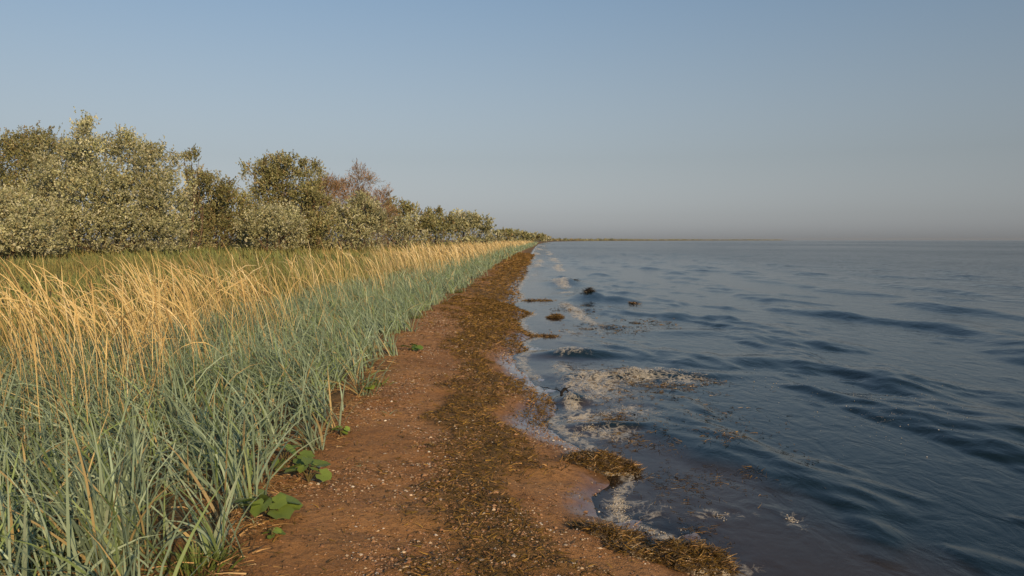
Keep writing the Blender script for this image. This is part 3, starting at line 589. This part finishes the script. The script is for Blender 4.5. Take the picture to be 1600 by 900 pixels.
def ragged(px, py, r, n, lab):
    x, y = P(px, py, .2); z = float(H(x, y)); bag = Bag()
    a = rng.uniform(0, 6.28, n); q = r * rng.uniform(0, .6, n) ; base = np.stack([np.cos(a) * q, np.sin(a) * q, np.full(n, -.01)], 1)
    V, Fq = blades(base, rng.uniform(.05, .14, n), rng.uniform(.005, .012, n), a, np.abs(rng.normal(.5, .3, n)), np.abs(rng.normal(.7, .4, n)), 4)
    bag.put(V, rows_col(pick([(.11, .165, .04), (.15, .20, .06)], [.5, .5], n), 4), Fq)
    add('ragged_weed', bag.mesh('ragged_weed', M_leafy), loc=(x, y, z), label=lab, cat='plant', group='ragged green weeds under the grass')
ragged(300, 890, .22, 200, 'ragged bright green weed under the grass at the lower edge')
ragged(30, 880, .24, 240, 'ragged green weed in the bottom left corner')
ragged(590, 600, .14, 50, 'fine green weed at the foot of the mid-distance tuft')
ragged(650, 500, .22, 60, 'low bright green weed where the sward meets the sand, farther on')
ragged(715, 458, .30, 60, 'green weedy fringe at the sand edge near the far corner')

# ------------------------------------------------------------------ wrack, pebbles, shells
def strands(n, pos, L, W, flat=.25, S=3, cols=None, pr=None):
    az = rng.uniform(0, 6.28, n)
    V, Fq = blades(pos, L * rng.uniform(.5, 1.4, n), W * rng.uniform(.6, 1.3, n), az, np.pi / 2 - np.abs(rng.normal(0, flat, n)), rng.normal(.35, .5, n), S, rng.normal(0, .9, n), 'x')
    return V, rows_col(pick(cols or WEEDC, pr or [.35, .3, .2, .15], n, .25), S), Fq
BLACKC = [(.02, .016, .012), (.03, .024, .015), (.012, .01, .009), (.05, .035, .02)]
WEEDC = [(.115, .075, .018), (.06, .038, .012), (.20, .125, .03), (.24, .145, .06)]
def make_litter():
    bag = Bag(); n = 60000
    y = 2.4 + rng.uniform(0, 1, n) ** 1.8 * 16; x = xg(y) + rng.uniform(-.1, 1.02, n) * (xs(y) - xg(y))
    k = rng.uniform(0, 1, n) < weedmask(x, y) * 1.2 + .05; x, y = x[k], y[k]; n = len(x)
    V, C, Fq = strands(n, np.stack([x, y, H(x, y) + rng.uniform(0, .012, n)], 1), .035 + .002 * y, .0035 + .0006 * y, .3, 2); bag.put(V, C, Fq)
    n = 15000; y = 12 + rng.uniform(0, 1, n) ** 1.5 * 70; x = xg(y) + rng.uniform(0, 1.05, n) * (xs(y) - xg(y))
    k = rng.uniform(0, 1, n) < weedmask(x, y) * .9 + .15; x, y = x[k], y[k]; n = len(x)
    V, C, Fq = strands(n, np.stack([x, y, H(x, y) + .01], 1), .05 + .003 * y, .004 + .0006 * y, .2, 2, None, [.3, .2, .25, .25]); bag.put(V, C, Fq)
    n = 7000; y = 2.3 + rng.uniform(0, 1, n) ** 1.4 * 6; x = xg(y) - rng.uniform(-.1, 2.2, n)
    V, C, Fq = strands(n, np.stack([x, y, H(x, y) + rng.uniform(0, .05, n)], 1), .10, .007, .3, 2, [(.34, .22, .10), (.20, .125, .05), (.44, .31, .16), (.12, .075, .035)], [.25, .3, .1, .35]); bag.put(V, C, Fq)
    n = 2200; y = 2.4 + rng.uniform(0, 1, n) ** 1.6 * 12; x = xg(y) + np.abs(rng.normal(-.05, .16, n)) - .12 ; 
    V, C, Fq = strands(n, np.stack([x, y, H(x, y) + .006], 1), .05, .0035, .2, 3, [(.34, .22, .10), (.24, .15, .06), (.46, .33, .17), (.17, .10, .05)], [.3, .35, .1, .25]); bag.put(V, C, Fq)
    add('seaweed_litter', bag.mesh('seaweed_litter', M_litter), label='brown shreds of washed-up seaweed strewn along the sand', cat='seaweed', kind='stuff')
make_litter()
OCT = np.array([[1, 0, 0], [0, 1, 0], [-1, 0, 0], [0, -1, 0], [0, 0, 1], [0, 0, -1.]]); OF = np.array([[0, 1, 4], [1, 2, 4], [2, 3, 4], [3, 0, 4], [1, 0, 5], [2, 1, 5], [3, 2, 5], [0, 3, 5]])
def make_pebbles():
    bag = Bag(); n = 78000
    y = 2.4 + rng.uniform(0, 1, n) ** 1.7 * 12; x = xg(y) + rng.uniform(-.05, .98, n) * (xs(y) - xg(y))
    k = rng.uniform(0, 1, n) < .10 + .9 * sstep(.38, .66, fbm(x * 2.1 + 9, y * 1.6, 44, 4)) ; x, y = x[k], y[k]; n = len(x)
    r = np.clip(rng.lognormal(-5.6, .48, n), .0015, .014) * (1 + .03 * y); a = rng.uniform(0, 6.28, n)
    S = np.stack([r * rng.uniform(.8, 1.5, n), r * rng.uniform(.7, 1.1, n), r * rng.uniform(.35, .8, n)], 1)
    o = OCT[None] * S[:, None, :] * rng.uniform(.8, 1.2, (n, 6, 1)); ca, sa = np.cos(a)[:, None], np.sin(a)[:, None]
    V = np.stack([o[..., 0] * ca - o[..., 1] * sa + x[:, None], o[..., 0] * sa + o[..., 1] * ca + y[:, None], o[..., 2] + (H(x, y) + r * .25)[:, None]], 2)
    C = np.repeat(pick([(.42, .24, .12), (.30, .16, .08), (.60, .46, .30), (.72, .64, .52), (.12, .075, .03)], [.36, .30, .12, .03, .19], n, .15)[:, None], 6, 1)
    bag.put(V, C, (np.arange(n)[:, None, None] * 6 + OF[None, :4]).reshape(-1, 3))
    add('shell_grit', bag.mesh('shell_grit', M_pebble, True), label='brown and cream shell grit and pebbles over the sand', cat='pebbles', kind='stuff')
make_pebbles()
def shell(px, py, r, lab, col=(.75, .68, .56)):
    x, y = P(px, py, .13); nr, nc = 5, 12; t = np.linspace(0, 1, nr)[:, None]; a = np.linspace(0, 2 * np.pi, nc, endpoint=False)[None]
    rr = t * (1 + .12 * np.cos(a * 2) + .05 * np.cos(a * 6)); V = np.stack([rr * np.cos(a) * r, rr * np.sin(a) * r * .8, (1 - t ** 2) * r * .55 * (1 + 0 * a) + .03 * r * np.cos(a * 6) * t], 2).reshape(-1, 3)
    i = np.arange(nr - 1)[:, None] * nc + np.arange(nc)[None]; j = np.arange(nr - 1)[:, None] * nc + (np.arange(nc)[None] + 1) % nc
    me = mesh_np('shell', V, np.stack([i, j, j + nc, i + nc], 2).reshape(-1, 4), M_pebble, {'tint': np.tile(col, (len(V), 1)) * rng.uniform(.9, 1.1, (len(V), 1))}, True)
    o = add('shell', me, loc=(x, y, float(H(x, y)) + .001), label=lab, cat='shell', group='pale shells on the sand'); o.rotation_euler = (rng.normal(0, .25), rng.normal(0, .25), rng.uniform(0, 6))
shell(620, 769, .012, 'largest white shell on the bare sand, lower middle')
shell(640, 787, .010, 'cream shell just below the largest white shell', (.62, .5, .36))
shell(938, 765, .013, 'white shell on wet sand below the long seaweed clump')
shell(659, 472, .035, 'white pale lump at the grass edge, mid-distance', (.8, .76, .7))
shell(600, 671, .012, 'white shell on the sand right of the grass tufts')
shell(686, 669, .012, 'white shell at the edge of the dark seaweed band', (.7, .62, .5))

def clump(name, px, py, rx, ry, h, n, lab, z=0.0, cols=None, pr=None, L=.06, W=.006, ang=0.0, dark=(.05, .032, .012), seed=1, grp='seaweed clumps at the water edge'):
    """a heap of seaweed: lumpy body bristling with strands; rx, ry half sizes in metres"""
    x0, y0 = P(px, py, z); nr, nc = 10, 30
    t = np.linspace(0, 1, nr)[:, None]; a = np.linspace(0, 2 * np.pi, nc, endpoint=False)[None]
    def surf(t, a):
        lob = 1 + .35 * (fbm(np.cos(a) * 1.6 + seed * 9, np.sin(a) * 1.6 + seed * 3, 6, 3) - .5) * 2
        u, v = t * np.cos(a) * rx * lob, t * np.sin(a) * ry * lob
        zz = h * np.sqrt(np.clip(1 - t ** 2.4, 0, 1)) * (.45 + 1.1 * fbm(u * 7 + seed * 5, v * 7, 16, 4)) - .015
        c, s = math.cos(ang), math.sin(ang); return u * c - v * s, u * s + v * c, zz
    gz = float(max(H(x0, y0), z)) if h < .3 else z
    V = np.stack(np.broadcast_arrays(*surf(t, a)), 2)
    rel = lambda X, Y: np.maximum(H(X + x0, Y + y0), -0.01) - gz
    V[..., 2] += rel(V[..., 0], V[..., 1]); V = V.reshape(-1, 3)
    i = np.arange(nr - 1)[:, None] * nc + np.arange(nc)[None]; j = np.arange(nr - 1)[:, None] * nc + (np.arange(nc)[None] + 1) % nc
    bag = Bag(); bag.put(V, np.array(dark), np.stack([i, j, j + nc, i + nc], 2).reshape(-1, 4))
    tt = np.sqrt(rng.uniform(0, 1.1, n)); aa = rng.uniform(0, 6.283, n); X, Y, Z = surf(tt, aa); Z = Z + rel(X, Y)
    Vs, C, Fq = strands(n, np.stack([X, Y, Z + .004], 1), L, W, .28, 3, cols, pr); bag.put(Vs, C, Fq)
    return add(name, bag.mesh(name, M_weed), loc=(x0, y0, gz), label=lab, cat='seaweed', group=grp)
clump('seaweed_clump', 945, 735, .27, .14, .09, 2600, 'long golden-brown seaweed heap jutting into the water', ang=-.25, seed=2, L=.05)
clump('seaweed_clump', 960, 853, .22, .14, .05, 1800, 'low rough seaweed heap left of the lowest dark one', ang=-.5, seed=3, L=.045)
clump('seaweed_clump', 1085, 886, .20, .14, .09, 2200, 'dark brown seaweed heap at the lower edge beside the water', ang=-.3, seed=4, L=.045)
clump('seaweed_clump', 1000, 882, .16, .10, .05, 1200, 'speckled seaweed heap at the lower edge, between two others', ang=-.2, seed=12, L=.045)
clump('seaweed_clump', 848, 526, .30, .16, .035, 900, 'brown seaweed tongue pointing into the shallow film of water', ang=-.2, seed=5, L=.07, W=.010)
clump('seaweed_clump', 868, 497, .16, .14, .07, 700, 'round brown seaweed lump standing in the shallows', seed=6, L=.08, W=.012)
clump('seaweed_clump', 845, 470, .40, .3, .03, 700, 'flat brown seaweed patch in the shallows before the breakers', seed=7, L=.1, W=.014)
clump('seaweed_clump', 921, 468, .17, .22, .24, 900, 'black seaweed-laden lump in the small breaking wave', seed=8, L=.12, W=.014, z=.0, cols=BLACKC, dark=(.02, .016, .01), grp='seaweed in the water')
clump('seaweed_clump', 893, 445, .26, .25, .16, 600, 'dark streak of seaweed beside the far white breaker', seed=9, L=.12, W=.016, cols=BLACKC, dark=(.02, .016, .01), grp='seaweed in the water')
clump('seaweed_clump', 1066, 711, .055, .05, .022, 300, 'small golden seaweed tuft floating alone off the long heap', seed=10, z=.01, L=.04, pr=[.4, .1, .4, .1], grp='seaweed in the water')
clump('seaweed_clump', 1212, 735, .13, .05, .016, 340, 'drifting line of brown seaweed scraps on open water', seed=11, z=.01, ang=-.5, L=.04, grp='seaweed in the water')
clump('seaweed_clump', 1245, 765, .08, .025, .016, 200, 'small dark seaweed scrap drifting just nearer than the long line', seed=13, z=.01, L=.04, grp='seaweed in the water')
clump('seaweed_clump', 990, 474, .10, .2, .06, 200, 'thin dark seaweed wisp right of the black lump', seed=14, z=.02, L=.12, W=.014, pr=[.1, .75, .1, .05], dark=(.03, .02, .015), grp='seaweed in the water')

def make_floating():
    bag = Bag()
    for px, py, rx, ry, n in [(1150, 700, 110, 45, 500), (1215, 740, 60, 25, 260), (1080, 760, 110, 40, 420), (1000, 690, 80, 26, 420), (1080, 600, 80, 16, 700), (980, 600, 90, 30, 900), (940, 515, 70, 10, 500), (1010, 505, 60, 8, 260), (1130, 640, 90, 30, 220), (900, 485, 40, 8, 300), (960, 660, 50, 20, 400), (1050, 830, 80, 30, 300)]:
        cx, cy = P(px, py); ax, ay = rx * cy / F, ry * cy * cy / (F * CZ); x = cx + rng.normal(0, .5, n) * ax; y = cy + rng.normal(0, .5, n) * ay
        k = (fbm(x * 4, y * 3, 19, 3) > .48) & (x > xs(y)); x, y = x[k], y[k]; n = len(x)
        V, C, Fq = strands(n, np.stack([x, y, sea_z(x, y) + .004], 1), .035 + .004 * cy, .002 + .00045 * cy, .15, 3, None, [.25, .6, .1, .05]); bag.put(V, C, Fq)
    add('floating_seaweed', bag.mesh('floating_seaweed', M_weed), label='small dark scraps of seaweed floating in the shallows', cat='seaweed', kind='stuff')
make_floating()
def make_foam():
    bag = Bag(); n = 60000
    sel = [f for f in FOAM if f[4] >= .42]; wt = np.array([f[2] * f[3] * f[4] ** 2 for f in sel]); wt /= wt.sum(); i = rng.choice(len(sel), n, p=wt)
    fa = np.array(sel)[i]; q = np.array([P(a, b) for a, b in fa[:, :2]]); x = q[:, 0] + rng.normal(0, .6, n) * fa[:, 2] * q[:, 1] / F; y = q[:, 1] + rng.normal(0, .6, n) * fa[:, 3] * q[:, 1] ** 2 / (F * CZ)
    f = foam_at(x, y); cov = fbm(x * 8, y * 5, 52, 4) + .15 * (fbm(x * 25, y * 18, 53, 2) - .5)
    k = (rng.uniform(0, 1, n) < sstep(1.0, 1.3, cov + f * .95 - .05 )) & (x > xs(y) - .03); x, y, f = x[k], y[k], f[k]; n = len(x)
    m_ = 170; q = np.array([P(a, b) for a, b in zip(rng.normal(1385, 75, m_), rng.normal(648, 26, m_))]); q2 = np.array([P(a, b) for a, b in zip(rng.normal(1215, 60, 60), rng.normal(600, 16, 60))])
    x = np.concatenate([x, q[:, 0], q2[:, 0]]); y = np.concatenate([y, q[:, 1], q2[:, 1]]); n = len(x)
    r = np.clip(rng.lognormal(-5.7, .45, n), .0015, .010) * (.45 + .05 * y); V = OCT[None] * (r[:, None] * np.array([[1, 1, .7]]))[:, None, :] * rng.uniform(.8, 1.2, (n, 6, 1)) + np.stack([x, y, sea_z(x, y) + r * .3], 1)[:, None, :]
    bag.put(V, np.repeat(pick([(.66, .61, .50), (.56, .49, .36), (.76, .72, .64)], [.4, .3, .3], n, .08)[:, None], 6, 1), (np.arange(n)[:, None, None] * 6 + OF[None, :4]).reshape(-1, 3))
    add('foam', bag.mesh('foam', M_foamb, True), label='dirty cream foam and bubbles of the small breaking waves', cat='foam', kind='stuff')
    print('foam', n)
make_foam()
def make_stick():
    b = np.array([*P(878, 621), 0.0]); b[2] = float(sea_z(b[:1] + .03, b[1:2])[0]) + .03; bag = Bag()
    def limb(p, r, c=(.022, .017, .013), k=7):
        V, Fq = tube(np.array(p, float), np.array(r), k); V = V * np.array([.8, .8, .6]) + rng.normal(0, .0022, V.shape); bag.put(V, np.array(c), Fq)
    limb([(-.02, -.22, -.05), (-.01, -.14, -.01), (0, -.06, .01), (.015, .02, .005), (.05, .10, .02), (.06, .17, .0), (.09, .26, -.06)], [.006, .016, .021, .018, .022, .015, .006])
    limb([(0, -.06, .01), (-.05, .02, .03), (-.11, .10, .012), (-.17, .16, .028), (-.25, .26, .012)], [.009, .007, .005, .004, .002], k=5)
    limb([(.03, .05, .01), (.07, .04, .05), (.12, .08, .065)], [.010, .007, .003], k=5)
    add('driftwood', bag.mesh('driftwood', M_bark, True), loc=tuple(b), label='black driftwood stick with a thin twig lying in the breaking foam', cat='driftwood')
make_stick()
print('tris', sum(len(o.data.loops) - 2 * len(o.data.polygons) for o in sc.objects if o.type == 'MESH'))

def make_haze():
    X0, X1, Y0, Y1, Z0, Z1 = -15500, 15500, -400, 10500, -4.2, 16.0
    V = np.array([(x, y, z) for z in (Z0, Z1) for y in (Y0, Y1) for x in (X0, X1)], float)
    Fq = np.array([[0, 2, 3, 1], [4, 5, 7, 6], [0, 1, 5, 4], [2, 6, 7, 3], [0, 4, 6, 2], [1, 3, 7, 5]])
    m, n, l = new_mat('haze'); v = n.new('ShaderNodeVolumePrincipled'); v.inputs['Color'].default_value = (.55, .58, .64, 1); v.inputs['Density'].default_value = HAZE
    o = n.new('ShaderNodeOutputMaterial'); l.new(v.outputs[0], o.inputs['Volume'])
    add('haze', mesh_np('haze', V, Fq, m), kind='stuff', label='thin summer haze over the sea and the far shore', cat='haze')
HAZE = 0.00003
make_haze()
